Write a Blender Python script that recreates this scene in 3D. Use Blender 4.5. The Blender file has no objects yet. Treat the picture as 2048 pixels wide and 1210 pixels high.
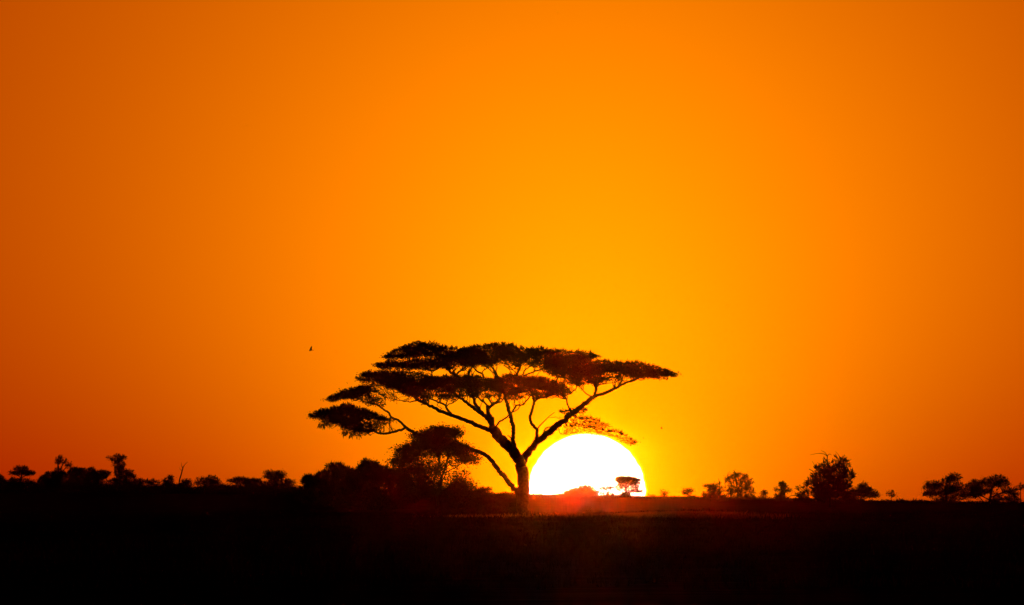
import bpy, math, random
import numpy as np
from mathutils import Vector

SC = bpy.context.scene
COL = SC.collection
RAD = math.radians

# ------------------------------------------------------------------ camera
# long telephoto (about 440 mm), eye 1.5 m above a flat savanna, tilted up by 0.9 degrees
F = 24953.0            # focal length in photo pixels (photo is 2048 wide)
HC = 1.5               # eye height
PITCH = math.atan(393.0 / F)
cam_d = bpy.data.cameras.new("camera")
cam = bpy.data.objects.new("camera", cam_d)
COL.objects.link(cam)
cam.location = (0, 0, HC)
cam.rotation_euler = (math.pi / 2 + PITCH, 0, 0)
cam_d.sensor_fit = 'HORIZONTAL'
cam_d.sensor_width = 36.0
cam_d.lens = 36.0 * F / 2048.0
cam_d.clip_start = 1.0
cam_d.clip_end = 90000.0
SC.camera = cam
CP, SP = math.cos(PITCH), math.sin(PITCH)


def P(px, py, D):
    """point at distance D (metres along +Y) seen at photo pixel (px, py)"""
    a = (px - 1024.0) / F
    b = (605.0 - py) / F
    dy = CP - b * SP
    dz = SP + b * CP
    t = D / dy
    return (a * t, D, HC + dz * t)


# ------------------------------------------------------------------ sky, sun, exposure
SUN_PX, SUN_PY = 1173.5, 985.0
SUN_AZ = math.atan((SUN_PX - 1024.0) / F)
SUN_EL = RAD(0.10)
SUN_LIGHT = 1.0
SUN_COLOR = (1.0, 0.052, 0.001)

w = bpy.data.worlds.new("World")
SC.world = w
w.use_nodes = True
nt = w.node_tree
nt.nodes.clear()
N, L = nt.nodes, nt.links


def m(op, a, b=None, c=None, clamp=False):
    n = N.new("ShaderNodeMath")
    n.operation = op
    n.use_clamp = clamp
    for i, v in enumerate((a, b, c)):
        if v is None:
            continue
        if isinstance(v, (int, float)):
            n.inputs[i].default_value = v
        else:
            L.new(v, n.inputs[i])
    return n.outputs[0]


tc = N.new("ShaderNodeTexCoord")
sep = N.new("ShaderNodeSeparateXYZ")
L.new(tc.outputs["Generated"], sep.inputs[0])
az = m('ARCTAN2', sep.outputs[0], sep.outputs[1])
el = m('ARCSINE', sep.outputs[2])
dx = m('MULTIPLY', m('SUBTRACT', az, SUN_AZ), F)
ely = m('MAXIMUM', m('MULTIPLY', el, F), 0.0)
adx = m('ABSOLUTE', dx)
r = m('SQRT', m('ADD', m('MULTIPLY', dx, dx), m('MULTIPLY', m('MULTIPLY', ely, ely), 0.70)))
core = m('EXPONENT', m('MULTIPLY', m('POWER', m('DIVIDE', r, 1000.0), 2.0), -1.0))
tail = m('EXPONENT', m('DIVIDE', r, -4000.0))
A = m('ADD', m('MULTIPLY', core, 84.0), m('MULTIPLY', tail, 105.0))
# dust layer close to the horizon, thinner towards the sun
k = m('MULTIPLY', m('EXPONENT', m('DIVIDE', ely, -330.0)), 0.68)
k = m('MULTIPLY', k, m('DIVIDE', m('MULTIPLY', adx, adx), m('ADD', m('MULTIPLY', adx, adx), 450.0 ** 2)))
gs = m('DIVIDE', m('MULTIPLY', A, m('SUBTRACT', 1.0, k)), 255.0)
gl = m('POWER', gs, 2.25)
rl = m('ADD', m('MULTIPLY', gl, 2.75), m('MULTIPLY', tail, 0.47))
comb = N.new("ShaderNodeCombineXYZ")
L.new(rl, comb.inputs[0])
L.new(gl, comb.inputs[1])
bg = N.new("ShaderNodeBackground")
L.new(comb.outputs[0], bg.inputs[0])
bg.inputs[1].default_value = 1.0
sky = N.new("ShaderNodeTexSky")
sky.sky_type = 'NISHITA'
sky.sun_disc = False
sky.sun_elevation = SUN_EL
sky.sun_rotation = SUN_AZ
sky.dust_density = 8.0
bg2 = N.new("ShaderNodeBackground")
L.new(sky.outputs[0], bg2.inputs[0])
bg2.inputs[1].default_value = 0.0005
add = N.new("ShaderNodeAddShader")
L.new(bg.outputs[0], add.inputs[0])
L.new(bg2.outputs[0], add.inputs[1])
wo = N.new("ShaderNodeOutputWorld")
L.new(add.outputs[0], wo.inputs[0])

ld = bpy.data.lights.new("sunlight", 'SUN')
ld.energy = SUN_LIGHT
ld.angle = RAD(0.53)
ld.color = SUN_COLOR
lo = bpy.data.objects.new("sunlight", ld)
COL.objects.link(lo)
sd = Vector((math.sin(SUN_AZ) * math.cos(SUN_EL), math.cos(SUN_AZ) * math.cos(SUN_EL), math.sin(SUN_EL)))
lo.rotation_euler = sd.to_track_quat('Z', 'Y').to_euler()

SC.view_settings.view_transform = 'Standard'
SC.view_settings.look = 'None'
SC.view_settings.exposure = 0.0
SC.view_settings.gamma = 1.0
SC.cycles.volume_bounces = 0
SC.cycles.max_bounces = 6


# ------------------------------------------------------------------ materials
def mat(name, c1, c2, scale=3.0, rough=0.9, translucent=0.0, tcol=None, bump=0.0, detail=4.0, spec=0.1):
    ma = bpy.data.materials.new(name)
    ma.use_nodes = True
    t = ma.node_tree
    t.nodes.clear()
    n, l = t.nodes, t.links
    co = n.new("ShaderNodeTexCoord")
    no = n.new("ShaderNodeTexNoise")
    no.inputs["Scale"].default_value = scale
    no.inputs["Detail"].default_value = detail
    l.new(co.outputs["Object"], no.inputs["Vector"])
    cr = n.new("ShaderNodeValToRGB")
    cr.color_ramp.elements[0].position = 0.3
    cr.color_ramp.elements[1].position = 0.7
    cr.color_ramp.elements[0].color = (*c1, 1)
    cr.color_ramp.elements[1].color = (*c2, 1)
    l.new(no.outputs["Fac"], cr.inputs[0])
    pb = n.new("ShaderNodeBsdfPrincipled")
    pb.inputs["Roughness"].default_value = rough
    pb.inputs["Specular IOR Level"].default_value = spec
    l.new(cr.outputs[0], pb.inputs["Base Color"])
    if bump:
        b = n.new("ShaderNodeBump")
        b.inputs["Distance"].default_value = bump
        l.new(no.outputs["Fac"], b.inputs["Height"])
        l.new(b.outputs[0], pb.inputs["Normal"])
    out = n.new("ShaderNodeOutputMaterial")
    sh = pb.outputs[0]
    if translucent:
        tr = n.new("ShaderNodeBsdfTranslucent")
        tr.inputs[0].default_value = (*tcol, 1)
        mx = n.new("ShaderNodeMixShader")
        mx.inputs[0].default_value = translucent
        l.new(sh, mx.inputs[1])
        l.new(tr.outputs[0], mx.inputs[2])
        sh = mx.outputs[0]
    l.new(sh, out.inputs[0])
    return ma


M_BARK = mat("acacia_bark", (0.035, 0.022, 0.014), (0.10, 0.07, 0.045), 6.0, bump=0.03)
M_LEAF = mat("acacia_leaves", (0.025, 0.035, 0.010), (0.06, 0.07, 0.02), 1.2, translucent=0.06, tcol=(0.08, 0.09, 0.02))
M_BUSH = mat("bush_leaves", (0.02, 0.028, 0.009), (0.05, 0.055, 0.018), 0.8, translucent=0.06, tcol=(0.07, 0.07, 0.02))
M_DRYLEAF = mat("dry_leaves", (0.05, 0.04, 0.015), (0.09, 0.07, 0.03), 0.8, translucent=0.3, tcol=(0.20, 0.12, 0.04))
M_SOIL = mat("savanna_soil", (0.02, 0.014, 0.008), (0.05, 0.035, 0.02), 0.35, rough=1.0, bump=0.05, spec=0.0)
M_GRASS = mat("dry_grass", (0.02, 0.015, 0.007), (0.045, 0.033, 0.015), 0.25, translucent=0.35, tcol=(0.03, 0.02, 0.008), spec=0.0)
M_GRASS_LIT = mat("sunlit_dry_grass", (0.10, 0.075, 0.03), (0.22, 0.16, 0.07), 0.25, translucent=0.6, tcol=(0.42, 0.26, 0.09), spec=0.0)  # dry grass where the sun catches it: light painted in as paler tones
M_FEATHER = mat("dark_feathers", (0.02, 0.016, 0.012), (0.05, 0.04, 0.03), 20.0)


# ------------------------------------------------------------------ helpers
class MB:
    def __init__(self):
        self.v, self.f, self.n = [], [], 0

    def add(self, verts, faces):
        verts = np.asarray(verts, dtype=np.float64)
        self.v.append(verts)
        self.f.append((np.asarray(faces, dtype=np.int64) + self.n))
        self.n += len(verts)

    def build(self, name, material, parent=None, origin=None, smooth=False):
        v = np.concatenate(self.v)
        if origin is not None:
            v = v - np.array(origin)
        loops, starts, tot, s = [], [], [], 0
        for f in self.f:
            kf = f.shape[1]
            loops.append(f.ravel())
            starts.append(s + np.arange(len(f)) * kf)
            tot.append(np.full(len(f), kf))
            s += f.size
        loops = np.concatenate(loops)
        starts = np.concatenate(starts)
        me = bpy.data.meshes.new(name)
        me.vertices.add(len(v))
        me.vertices.foreach_set("co", v.ravel())
        me.loops.add(len(loops))
        me.loops.foreach_set("vertex_index", loops.astype(np.int32))
        me.polygons.add(len(starts))
        me.polygons.foreach_set("loop_start", starts.astype(np.int32))
        me.polygons.foreach_set("loop_total", np.concatenate(tot).astype(np.int32))
        if smooth:
            me.polygons.foreach_set("use_smooth", np.ones(len(starts), dtype=bool))
        me.update(calc_edges=True)
        me.validate()
        me.materials.append(material)
        o = bpy.data.objects.new(name, me)
        COL.objects.link(o)
        if parent is not None:
            o.parent = parent
        elif origin is not None:
            o.location = origin
        return o


def tag(o, label=None, cat=None, group=None, kind=None):
    if label:
        o["label"] = label
    if cat:
        o["category"] = cat
    if group:
        o["group"] = group
    if kind:
        o["kind"] = kind
    return o


def empty(name, loc, label, cat, group=None):
    o = bpy.data.objects.new(name, None)
    COL.objects.link(o)
    o.location = loc
    o.empty_display_size = 0.5
    return tag(o, label, cat, group)


def smooth_path(pts, rad, sub, rng, wob):
    """Catmull-Rom through 3-D points, radii interpolated, small natural kinks"""
    pts = np.array(pts, float)
    rad = np.array(rad, float)
    n = len(pts)
    ext = np.vstack([2 * pts[0] - pts[1], pts, 2 * pts[-1] - pts[-2]])
    op, orr = [], []
    for i in range(n - 1):
        p0, p1, p2, p3 = ext[i:i + 4]
        for j in range(sub):
            t = j / sub
            q = 0.5 * ((2 * p1) + (-p0 + p2) * t + (2 * p0 - 5 * p1 + 4 * p2 - p3) * t * t + (-p0 + 3 * p1 - 3 * p2 + p3) * t ** 3)
            rr = rad[i] * (1 - t) + rad[i + 1] * t
            if i + j > 0:
                q = q + rng.normal(0, 1, 3) * wob * rr
                rr *= 1 + rng.normal(0, 0.06)
            op.append(q)
            orr.append(rr)
    op.append(pts[-1])
    orr.append(rad[-1])
    return np.array(op), np.array(orr)


def tube(mb, pts, rad, sides=7):
    pts = np.asarray(pts, float)
    n = len(pts)
    tan = np.gradient(pts, axis=0)
    tan /= np.linalg.norm(tan, axis=1)[:, None] + 1e-9
    ref = np.array([0.17, 1.0, 0.11])
    u = np.cross(tan, ref)
    u /= np.linalg.norm(u, axis=1)[:, None] + 1e-9
    v = np.cross(tan, u)
    a = np.arange(sides) / sides * 2 * math.pi
    ring = pts[:, None, :] + np.asarray(rad)[:, None, None] * (np.cos(a)[None, :, None] * u[:, None, :] + np.sin(a)[None, :, None] * v[:, None, :])
    verts = ring.reshape(-1, 3)
    i = np.arange(n - 1)[:, None] * sides
    j = np.arange(sides)[None, :]
    jn = (j + 1) % sides
    f = np.stack([i + j, i + jn, i + sides + jn, i + sides + j], -1).reshape(-1, 4)
    mb.add(verts, f)
    # closed tip and foot
    mb.add(np.vstack([verts[-sides:], pts[-1] + tan[-1] * rad[-1]]), np.stack([np.arange(sides), (np.arange(sides) + 1) % sides, np.full(sides, sides)], -1))
    mb.add(np.vstack([verts[:sides], pts[0]]), np.stack([(np.arange(sides) + 1) % sides, np.arange(sides), np.full(sides, sides)], -1))


def leaves(mb, c, size, rng, aspect=0.5, flat=0.0):
    """pointed leaf sprays (diamonds) centred on c"""
    c = np.asarray(c)
    n = len(c)
    d = rng.normal(0, 1, (n, 3))
    d[:, 2] *= (1 - flat)
    d /= np.linalg.norm(d, axis=1)[:, None] + 1e-9
    e = rng.normal(0, 1, (n, 3))
    e -= (e * d).sum(1)[:, None] * d
    e /= np.linalg.norm(e, axis=1)[:, None] + 1e-9
    s = size * rng.uniform(0.6, 1.4, n)[:, None]
    v = np.stack([c - d * s * 0.5, c + e * s * aspect * 0.5, c + d * s * 0.5, c - e * s * aspect * 0.5], 1).reshape(-1, 3)
    mb.add(v, np.arange(4 * n).reshape(-1, 4))


def spikes(mb, c, d, length, width, rng):
    """thin thorny shoots: slim triangles crossed in two planes"""
    n = len(c)
    d = d / (np.linalg.norm(d, axis=1)[:, None] + 1e-9)
    le = length * rng.uniform(0.5, 1.3, n)[:, None]
    for s in (0, 1):
        e = rng.normal(0, 1, (n, 3))
        e -= (e * d).sum(1)[:, None] * d
        e /= np.linalg.norm(e, axis=1)[:, None] + 1e-9
        bend = rng.normal(0, 0.12, (n, 3)) * le
        v = np.stack([c - e * width, c + e * width, c + d * le * 0.55 + bend + e * width * .6, c + d * le + bend * 0.3], 1).reshape(-1, 3)
        mb.add(v, np.arange(4 * n).reshape(-1, 4))


# ------------------------------------------------------------------ the ground
RIDGE_X = np.array([-3000, -100, -60, -42, -25, 0, 12, 27, 46, 70, 100, 3000], float)
RIDGE_H = np.array([3.6, 3.55, 3.2, 3.1, 2.7, 2.25, 2.1, 1.75, 1.35, 0.9, 0.55, 0.4], float)


def sstep(a, b, t):
    t = np.clip((t - a) / (b - a), 0, 1)
    return t * t * (3 - 2 * t)


def terrain(x, y):
    x = np.asarray(x, float)
    y = np.asarray(y, float)
    h = np.interp(x, RIDGE_X, RIDGE_H) * sstep(1000, 2400, y)
    h = h - sstep(2700, 3600, y) * 0.5
    nz = (0.10 * np.sin(x / 17.0 + 1.3 * np.sin(y / 61.0)) * np.sin(y / 43.0 + 0.7)
          + 0.07 * np.sin(x / 7.3 + y / 29.0) + 0.05 * np.sin(x / 3.9 - y / 13.0 + 2.0)
          + 0.10 * np.sin(y / 97.0 + x / 31.0))
    h = h + nz * (0.35 + 0.65 * sstep(400, 900, y))
    h = h + 0.55 * np.exp(-((x - 14) / 11.0) ** 2 - ((y - 1040) / 70.0) ** 2)
    h = h + 0.45 * np.exp(-((x + 22) / 14.0) ** 2 - ((y - 1150) / 80.0) ** 2)
    return h


xs = np.concatenate([np.linspace(-3000, -170, 30), np.arange(-160, 161, 2.0), np.linspace(170, 3000, 30)])
ys = np.concatenate([np.linspace(-500, 150, 14), np.arange(160, 1400, 5.0), np.arange(1400, 3700, 12.0)])
X, Y = np.meshgrid(xs, ys)
Z = terrain(X, Y)
g = MB()
nx, ny = len(xs), len(ys)
idx = (np.arange(ny - 1)[:, None] * nx + np.arange(nx - 1)[None, :])
g.add(np.stack([X, Y, Z], -1).reshape(-1, 3), np.stack([idx, idx + 1, idx + nx + 1, idx + nx], -1).reshape(-1, 4))
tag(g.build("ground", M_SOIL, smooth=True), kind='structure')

# ------------------------------------------------------------------ the setting sun itself
SD = 40000.0
ma = bpy.data.materials.new("sun_glow")
ma.use_nodes = True
t = ma.node_tree
t.nodes.clear()
em = t.nodes.new("ShaderNodeEmission")
lw = t.nodes.new("ShaderNodeLayerWeight")      # limb darkening: the rim of the disc is yellower
lw.inputs["Blend"].default_value = 0.5
lr = t.nodes.new("ShaderNodeValToRGB")
lr.color_ramp.elements[0].position = 0.55
lr.color_ramp.elements[0].color = (1.0, 0.92, 0.8, 1)
lr.color_ramp.elements[1].position = 0.85
lr.color_ramp.elements[1].color = (0.35, 0.20, 0.0, 1)
t.links.new(lw.outputs["Facing"], lr.inputs[0])
t.links.new(lr.outputs[0], em.inputs[0])
em.inputs[1].default_value = 2.6
tp = t.nodes.new("ShaderNodeBsdfTransparent")
ad = t.nodes.new("ShaderNodeAddShader")
ou = t.nodes.new("ShaderNodeOutputMaterial")
t.links.new(em.outputs[0], ad.inputs[0])
t.links.new(tp.outputs[0], ad.inputs[1])
t.links.new(ad.outputs[0], ou.inputs[0])
ma.cycles.emission_sampling = 'NONE'
R_SUN = 120.0 / F * SD
nu, nv = 128, 96
sv = [(0, 0, R_SUN)]
for i in range(1, nv):
    th = math.pi * i / nv
    wv = 1 + 0.007 * math.sin(math.cos(th) * 19 + 0.6) + 0.005 * math.sin(math.cos(th) * 47)   # rippled by layers of warm air
    for j in range(nu):
        ph = 2 * math.pi * j / nu
        sv.append((wv * R_SUN * math.sin(th) * math.cos(ph), R_SUN * math.sin(th) * math.sin(ph), R_SUN * math.cos(th)))
sv.append((0, 0, -R_SUN))
sm = MB()
i = np.arange(nv - 2)[:, None] * nu + 1
j = np.arange(nu)[None, :]
jn = (j + 1) % nu
sm.add(sv, np.stack([i + j, i + nu + j, i + nu + jn, i + jn], -1).reshape(-1, 4))
a = np.arange(nu)
sm.f.append(np.stack([np.zeros(nu, int), 1 + a, 1 + (a + 1) % nu], -1))
b0 = 1 + (nv - 2) * nu
sm.f.append(np.stack([np.full(nu, len(sv) - 1), b0 + (a + 1) % nu, b0 + a], -1))
so = sm.build("sun", ma, smooth=True)
so.location = P(SUN_PX, SUN_PY, SD)
tag(so, "blazing white half-set sun disc on the horizon, right of the big acacia trunk", "sun")

# ------------------------------------------------------------------ the big umbrella acacia
DA = 860.0
MPX = DA / F


class Tree:
    """a traced tree: limbs given in photo pixels at distance D plus a depth offset"""

    def __init__(self, root, D, seed):
        self.root, self.D, self.rng = root, D, np.random.default_rng(seed)
        self.sk = []          # (point, radius) of every limb sample
        self.o = np.array(root.location)

    def limb(self, mb, pts, w0, w1, d0=None, d1=0.0, sub=4, wob=0.18, sides=8, reg=True):
        """pts in pixels, w0/w1 widths in px, d0/d1 depth offsets in metres"""
        s = self.D / F
        n = len(pts)
        if d0 is None:
            q = np.array(P(pts[0][0], pts[0][1], self.D))
            best, bd = 0.0, 1e9
            for (p, rr) in self.sk:
                dd = (p[0] - q[0]) ** 2 + (p[2] - q[2]) ** 2
                if dd < bd:
                    bd, best = dd, p[1] - self.D
            d0 = best
        P3 = []
        for i, (x, y) in enumerate(pts):
            t = i / (n - 1)
            P3.append(P(x, y, self.D + d0 + (d1 - d0) * t))
        wd = [(w0 + (w1 - w0) * (i / (n - 1))) * 0.5 * s for i in range(n)]
        pp, rr = smooth_path(P3, wd, sub, self.rng, wob)
        tube(mb, pp, rr, sides)
        if reg:
            for p, r_ in zip(pp, rr):
                self.sk.append((p, r_))
        return pp


root_xy = P(1048, 1040, DA)
ra = empty("acacia_tree", (root_xy[0], DA, float(terrain(root_xy[0], DA))),
           "huge flat-topped umbrella acacia silhouetted against the sky left of the sun, tallest tree", "tree")
T = Tree(ra, DA, 11)

tr = MB()
T.limb(tr, [(1048, 1052), (1047.5, 1035), (1047, 1010), (1046.5, 985), (1046, 960), (1043, 935), (1038, 920), (1027, 904), (1012, 888), (1000, 877), (991, 864), (984, 855)],
       27, 19, 0, -0.4, wob=0.10, sides=12)
# flared foot
T.limb(tr, [(1040, 1050), (1043, 1030), (1046, 1000)], 14, 6, -0.3, 0, wob=0.1, reg=False)
T.limb(tr, [(1058, 1050), (1054, 1030), (1050, 1000)], 12, 6, 0.2, 0, wob=0.1, reg=False)
tr.build("trunk", M_BARK, ra, T.o, smooth=True)

LIMBS = [
    # right rising limb with its forks
    ([([(1044, 935), (1047.6, 919), (1057, 904), (1074, 885), (1098, 865), (1112, 853), (1125, 842), (1143, 827), (1160, 815), (1178, 801), (1188, 793)], 15, 9, None, 2.0),
      ([(1188, 793), (1208, 787), (1234, 775), (1248, 767), (1269, 759), (1288, 752)], 7.5, 2.5, None, 2.6),
      ([(1072, 888), (1073, 873), (1074, 860), (1068, 853), (1063, 846), (1060, 837), (1062, 827), (1065, 818), (1068, 804)], 7.5, 5, None, -2.2),
      ([(1068, 806), (1066, 795), (1063, 787), (1060, 778), (1056, 768)], 4.5, 3, None, -3.0),
      ([(1068, 805), (1074, 799), (1080, 796), (1093, 793), (1100, 787), (1106, 779), (1108, 768)], 4.5, 2.5, None, -2.0),
      ([(1075, 857), (1081, 850), (1087, 844), (1099, 832), (1108.7, 824.6)], 2.8, 1.0, None, -3.2),
      ([(1083, 876), (1086, 868), (1089, 860), (1094, 855), (1099, 854), (1105, 853), (1107, 858)], 3.2, 1.6, None, 1.0),
      ([(1144, 824), (1139, 817), (1136, 811), (1133, 799), (1129, 791), (1126, 780), (1124, 772)], 4, 2.2, None, -1.0),
      ([(1129, 792), (1136, 789), (1142, 787), (1148, 781), (1153, 776), (1154, 767), (1156, 757)], 2.6, 1.8, None, -0.5),
      ([(1184, 794), (1177, 790), (1170, 785), (1165, 779), (1160, 773), (1156, 766)], 2.6, 1.6, None, 3.5),
      ([(1187, 795), (1190, 786), (1191, 778), (1188, 767), (1183, 760), (1181, 752)], 5, 3, None, 0.5),
      ([(1190, 790), (1194, 780), (1194, 771), (1199, 764), (1207, 759), (1212, 752)], 3, 2, None, 4.0),
      ([(1194, 772), (1205, 768), (1218, 766), (1228, 765), (1236, 762), (1243, 757)], 2.2, 1.2, None, 5.0),
      ([(1237, 774), (1241, 767), (1244, 761), (1246, 752)], 4.5, 2.2, None, 3.0),
      ([(1247, 767), (1257, 764), (1268, 762), (1275, 757), (1282, 752)], 2.6, 1.6, None, 1.0)],),
    # drooping twiggy limb on the right
    ([([(1116, 852), (1120, 866), (1125, 868), (1132, 867)], 2.0, 1.0, None, -1.5),
      ([(1128, 843), (1140, 846), (1150, 846), (1168, 851), (1184, 852), (1198, 857), (1215, 865), (1232, 873), (1250, 880), (1268, 888)], 1.8, 0.5, None, -3.5),
      ([(1140, 830), (1150, 834), (1165, 839), (1182, 843), (1200, 848), (1212, 853)], 1.8, 0.5, None, -2.2),
      ([(1138, 832), (1130, 829), (1126, 824)], 1.4, 0.7, None, 0.5)],),
    # long left limb
    ([([(990, 862), (977, 860), (965, 855), (953, 850), (940, 844), (927, 838.5), (905, 831.5), (891, 826), (878, 820.6), (866, 814), (854, 808.7), (844, 804), (834, 800)], 10, 5, None, -2.5),
      ([(834, 800), (826, 793), (817, 788), (808, 784), (800, 777)], 4, 2.2, None, -3.4),
      ([(834, 800), (828, 795), (824, 789), (822, 782)], 3, 2, None, -2.0),
      ([(905, 831.5), (898, 823), (893.5, 816.7), (891.5, 810.7), (884, 807), (877.6, 804.8), (867, 800), (858, 797), (850, 794), (843, 788)], 5, 2.2, None, 1.5),
      ([(893, 813), (898, 808), (903.4, 806.8), (910, 803), (915, 799), (917, 793), (918, 784)], 2.6, 1.4, None, 2.5),
      ([(892, 811), (894, 804), (896, 799), (901, 792), (904, 784)], 2.8, 1.6, None, 0.0),
      ([(836, 801), (828, 802), (820, 804), (814, 802), (808, 803), (802, 800.5), (796, 801), (791, 799), (787, 803)], 2.6, 1.0, None, -4.5),
      ([(800, 801), (797, 797), (794, 796)], 1.2, 0.7, None, -4.0),
      ([(857, 797), (862, 792), (868, 790), (874, 786)], 1.6, 1.0, None, 2.0)],),
    # steep left limbs off the main stem
    ([([(984, 856), (977, 839), (967, 830), (951, 818.6), (943, 812), (935, 806.8), (925, 799), (917, 793), (907, 784), (898, 774)], 9, 4, None, 2.8),
      ([(966, 830), (960, 822), (955, 814.7), (950, 806), (947, 797), (946, 787), (943, 776), (935, 764)], 7.5, 4, None, -1.5),
      ([(947, 797), (941, 790), (936, 784), (932, 776)], 4, 2, None, -3.0),
      ([(917, 793), (912, 797), (906, 800), (899, 804)], 1.4, 0.8, None, 3.0)],),
    ([([(985, 858), (983, 850), (984, 841), (981, 834), (977, 826), (975, 818), (976, 812)], 11, 7, None, 1.0),
      ([(976, 813), (970, 806), (964, 802), (960, 799), (957, 794), (955, 788), (956, 780)], 4, 2.2, None, 3.0),
      ([(964, 803), (968, 797), (971, 795), (974, 797)], 1.8, 1.0, None, 2.0),
      ([(978, 817), (983, 811), (990, 806), (996.6, 801), (999.7, 793), (1000, 782), (999, 770)], 6, 4.5, None, 0.0),
      ([(984, 811), (994, 806), (1002, 804), (1006, 799), (1008, 792)], 3, 2, None, -1.4),
      ([(991.7, 853), (996, 847), (1000, 843), (1008, 838), (1016, 832), (1019, 827)], 4, 3, None, -0.6)],),
    ([([(1029, 898), (1027, 886), (1026, 876), (1026.5, 866), (1026.4, 854), (1024, 843), (1021.5, 832), (1018, 821), (1015.5, 811), (1013, 803), (1010.6, 795), (1008, 784), (1004, 773), (999, 762)], 9, 6, None, -1.6),
      ([(1026, 879), (1021, 875), (1017, 871), (1015, 872)], 3, 1.2, None, -1.4),
      ([(1023, 826), (1028, 818), (1033, 811), (1040, 810), (1047, 808.7), (1051, 803), (1055, 799), (1060, 793), (1064, 789), (1066, 782)], 3.6, 2.4, None, -3.5),
      ([(1023, 825), (1030, 822), (1036, 818), (1040, 812)], 2.4, 2.0, None, -3.0),
      ([(1029, 817), (1027, 812), (1025, 808)], 1.2, 0.6, None, -2.5),
      ([(1010, 795), (1018, 788), (1027, 784), (1036, 780), (1043, 773)], 4.5, 2.6, None, 2.0)],),
    # upper stems between the two leaf layers
    ([([(999, 766), (995, 758), (991, 750), (988, 741), (983, 733), (980, 724)], 5, 3, 1.0, 2.6),
      ([(991, 750), (987, 745), (982, 742), (976, 735)], 2.8, 1.6, None, 0.5),
      ([(968, 755), (964, 747), (957, 744), (950, 738), (945, 732), (938, 726)], 4, 2.4, 2.0, 3.6),
      ([(963, 748), (967, 741), (973, 737), (978, 731)], 2.4, 1.4, None, 2.0),
      ([(914, 752), (908, 748), (902, 745), (896, 738), (889, 733), (880, 727)], 6, 3, 0.5, -1.5),
      ([(912, 750), (918, 744), (925, 739), (931, 734), (938, 730)], 4, 2.4, 0.5, 2.0),
      ([(865, 757), (864, 748), (862, 742), (857, 739), (853, 735)], 2, 1.2, -1.0, -2.5),
      ([(863, 746), (868, 742), (875, 739), (880, 735)], 1.8, 1.0, None, 1.0),
      ([(1033, 751), (1037, 742), (1041, 733), (1043, 724)], 5, 3, -1.0, -2.4),
      ([(1026, 751), (1021, 742), (1014, 735), (1007, 731)], 2.2, 1.4, 1.0, 2.0),
      ([(1046, 749), (1050, 740), (1057, 735), (1066, 730)], 3, 1.6, -1.0, -2.6),
      ([(1047, 752), (1060, 746), (1073, 742), (1086, 737), (1096, 733)], 3.4, 2.2, -0.5, -0.8),
      ([(1031, 745), (1024, 738), (1016, 729), (1012, 724)], 2, 1.2, 0, 1.2)],),
    # lowest left limb, passing behind the small round tree
    ([([(1043, 1010), (1036, 989), (1024, 973), (1008, 953), (998, 941), (988, 928), (979, 918), (970, 909), (948, 901), (932, 894), (905, 886), (875, 878), (850, 872), (829, 866), (820, 860), (812, 855)], 11, 6, 0, 3.0),
      ([(812, 855), (804, 859), (794, 862), (784, 865), (772, 867), (762, 867), (754, 865), (745, 860), (738, 856), (729, 852), (721, 845), (715, 838)], 5, 3, None, 0.5),
      ([(750, 862), (740, 860), (729, 857), (719, 853), (710, 849)], 3.4, 2.0, None, -1.5),
      ([(739, 857), (735, 849), (727, 843), (722, 836)], 3, 1.8, None, 2.5),
      ([(748, 862), (742, 855), (738, 848), (741, 841)], 2.6, 1.4, None, 3.0),
      ([(812, 855), (805, 848), (798, 842), (790, 838), (782, 834), (778.5, 826.6), (772, 822), (766.6, 818.6), (758, 812), (750.7, 808.7), (740, 806), (727, 802.8), (717, 797), (708, 793)], 5, 2.2, None, 5.5),
      ([(765, 818), (766, 812), (768, 807)], 1.6, 0.8, None, 5.0),
      ([(751, 809), (747, 803), (742, 797), (738, 790)], 2.2, 1.2, None, 3.5),
      ([(748, 808), (738, 812), (730, 809)], 1.4, 0.8, None, 6.0),
      ([(782, 835), (772, 838), (762, 842), (750, 846), (742, 850)], 1.6, 0.8, None, 3.0),
      ([(792, 861), (789, 858), (785, 859), (784, 864)], 1.0, 0.8, None, 2.4)],),
]
for (grp,) in LIMBS:
    mb = MB()
    for (pts, w0, w1, d0, d1) in grp:
        T.limb(mb, pts, w0 * 1.03, w1, d0, d1)
    mb.build("limb", M_BARK, ra, T.o, smooth=True)


def interp(poly, x):
    p = np.array(poly, float)
    return np.interp(x, p[:, 0], p[:, 1])


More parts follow.
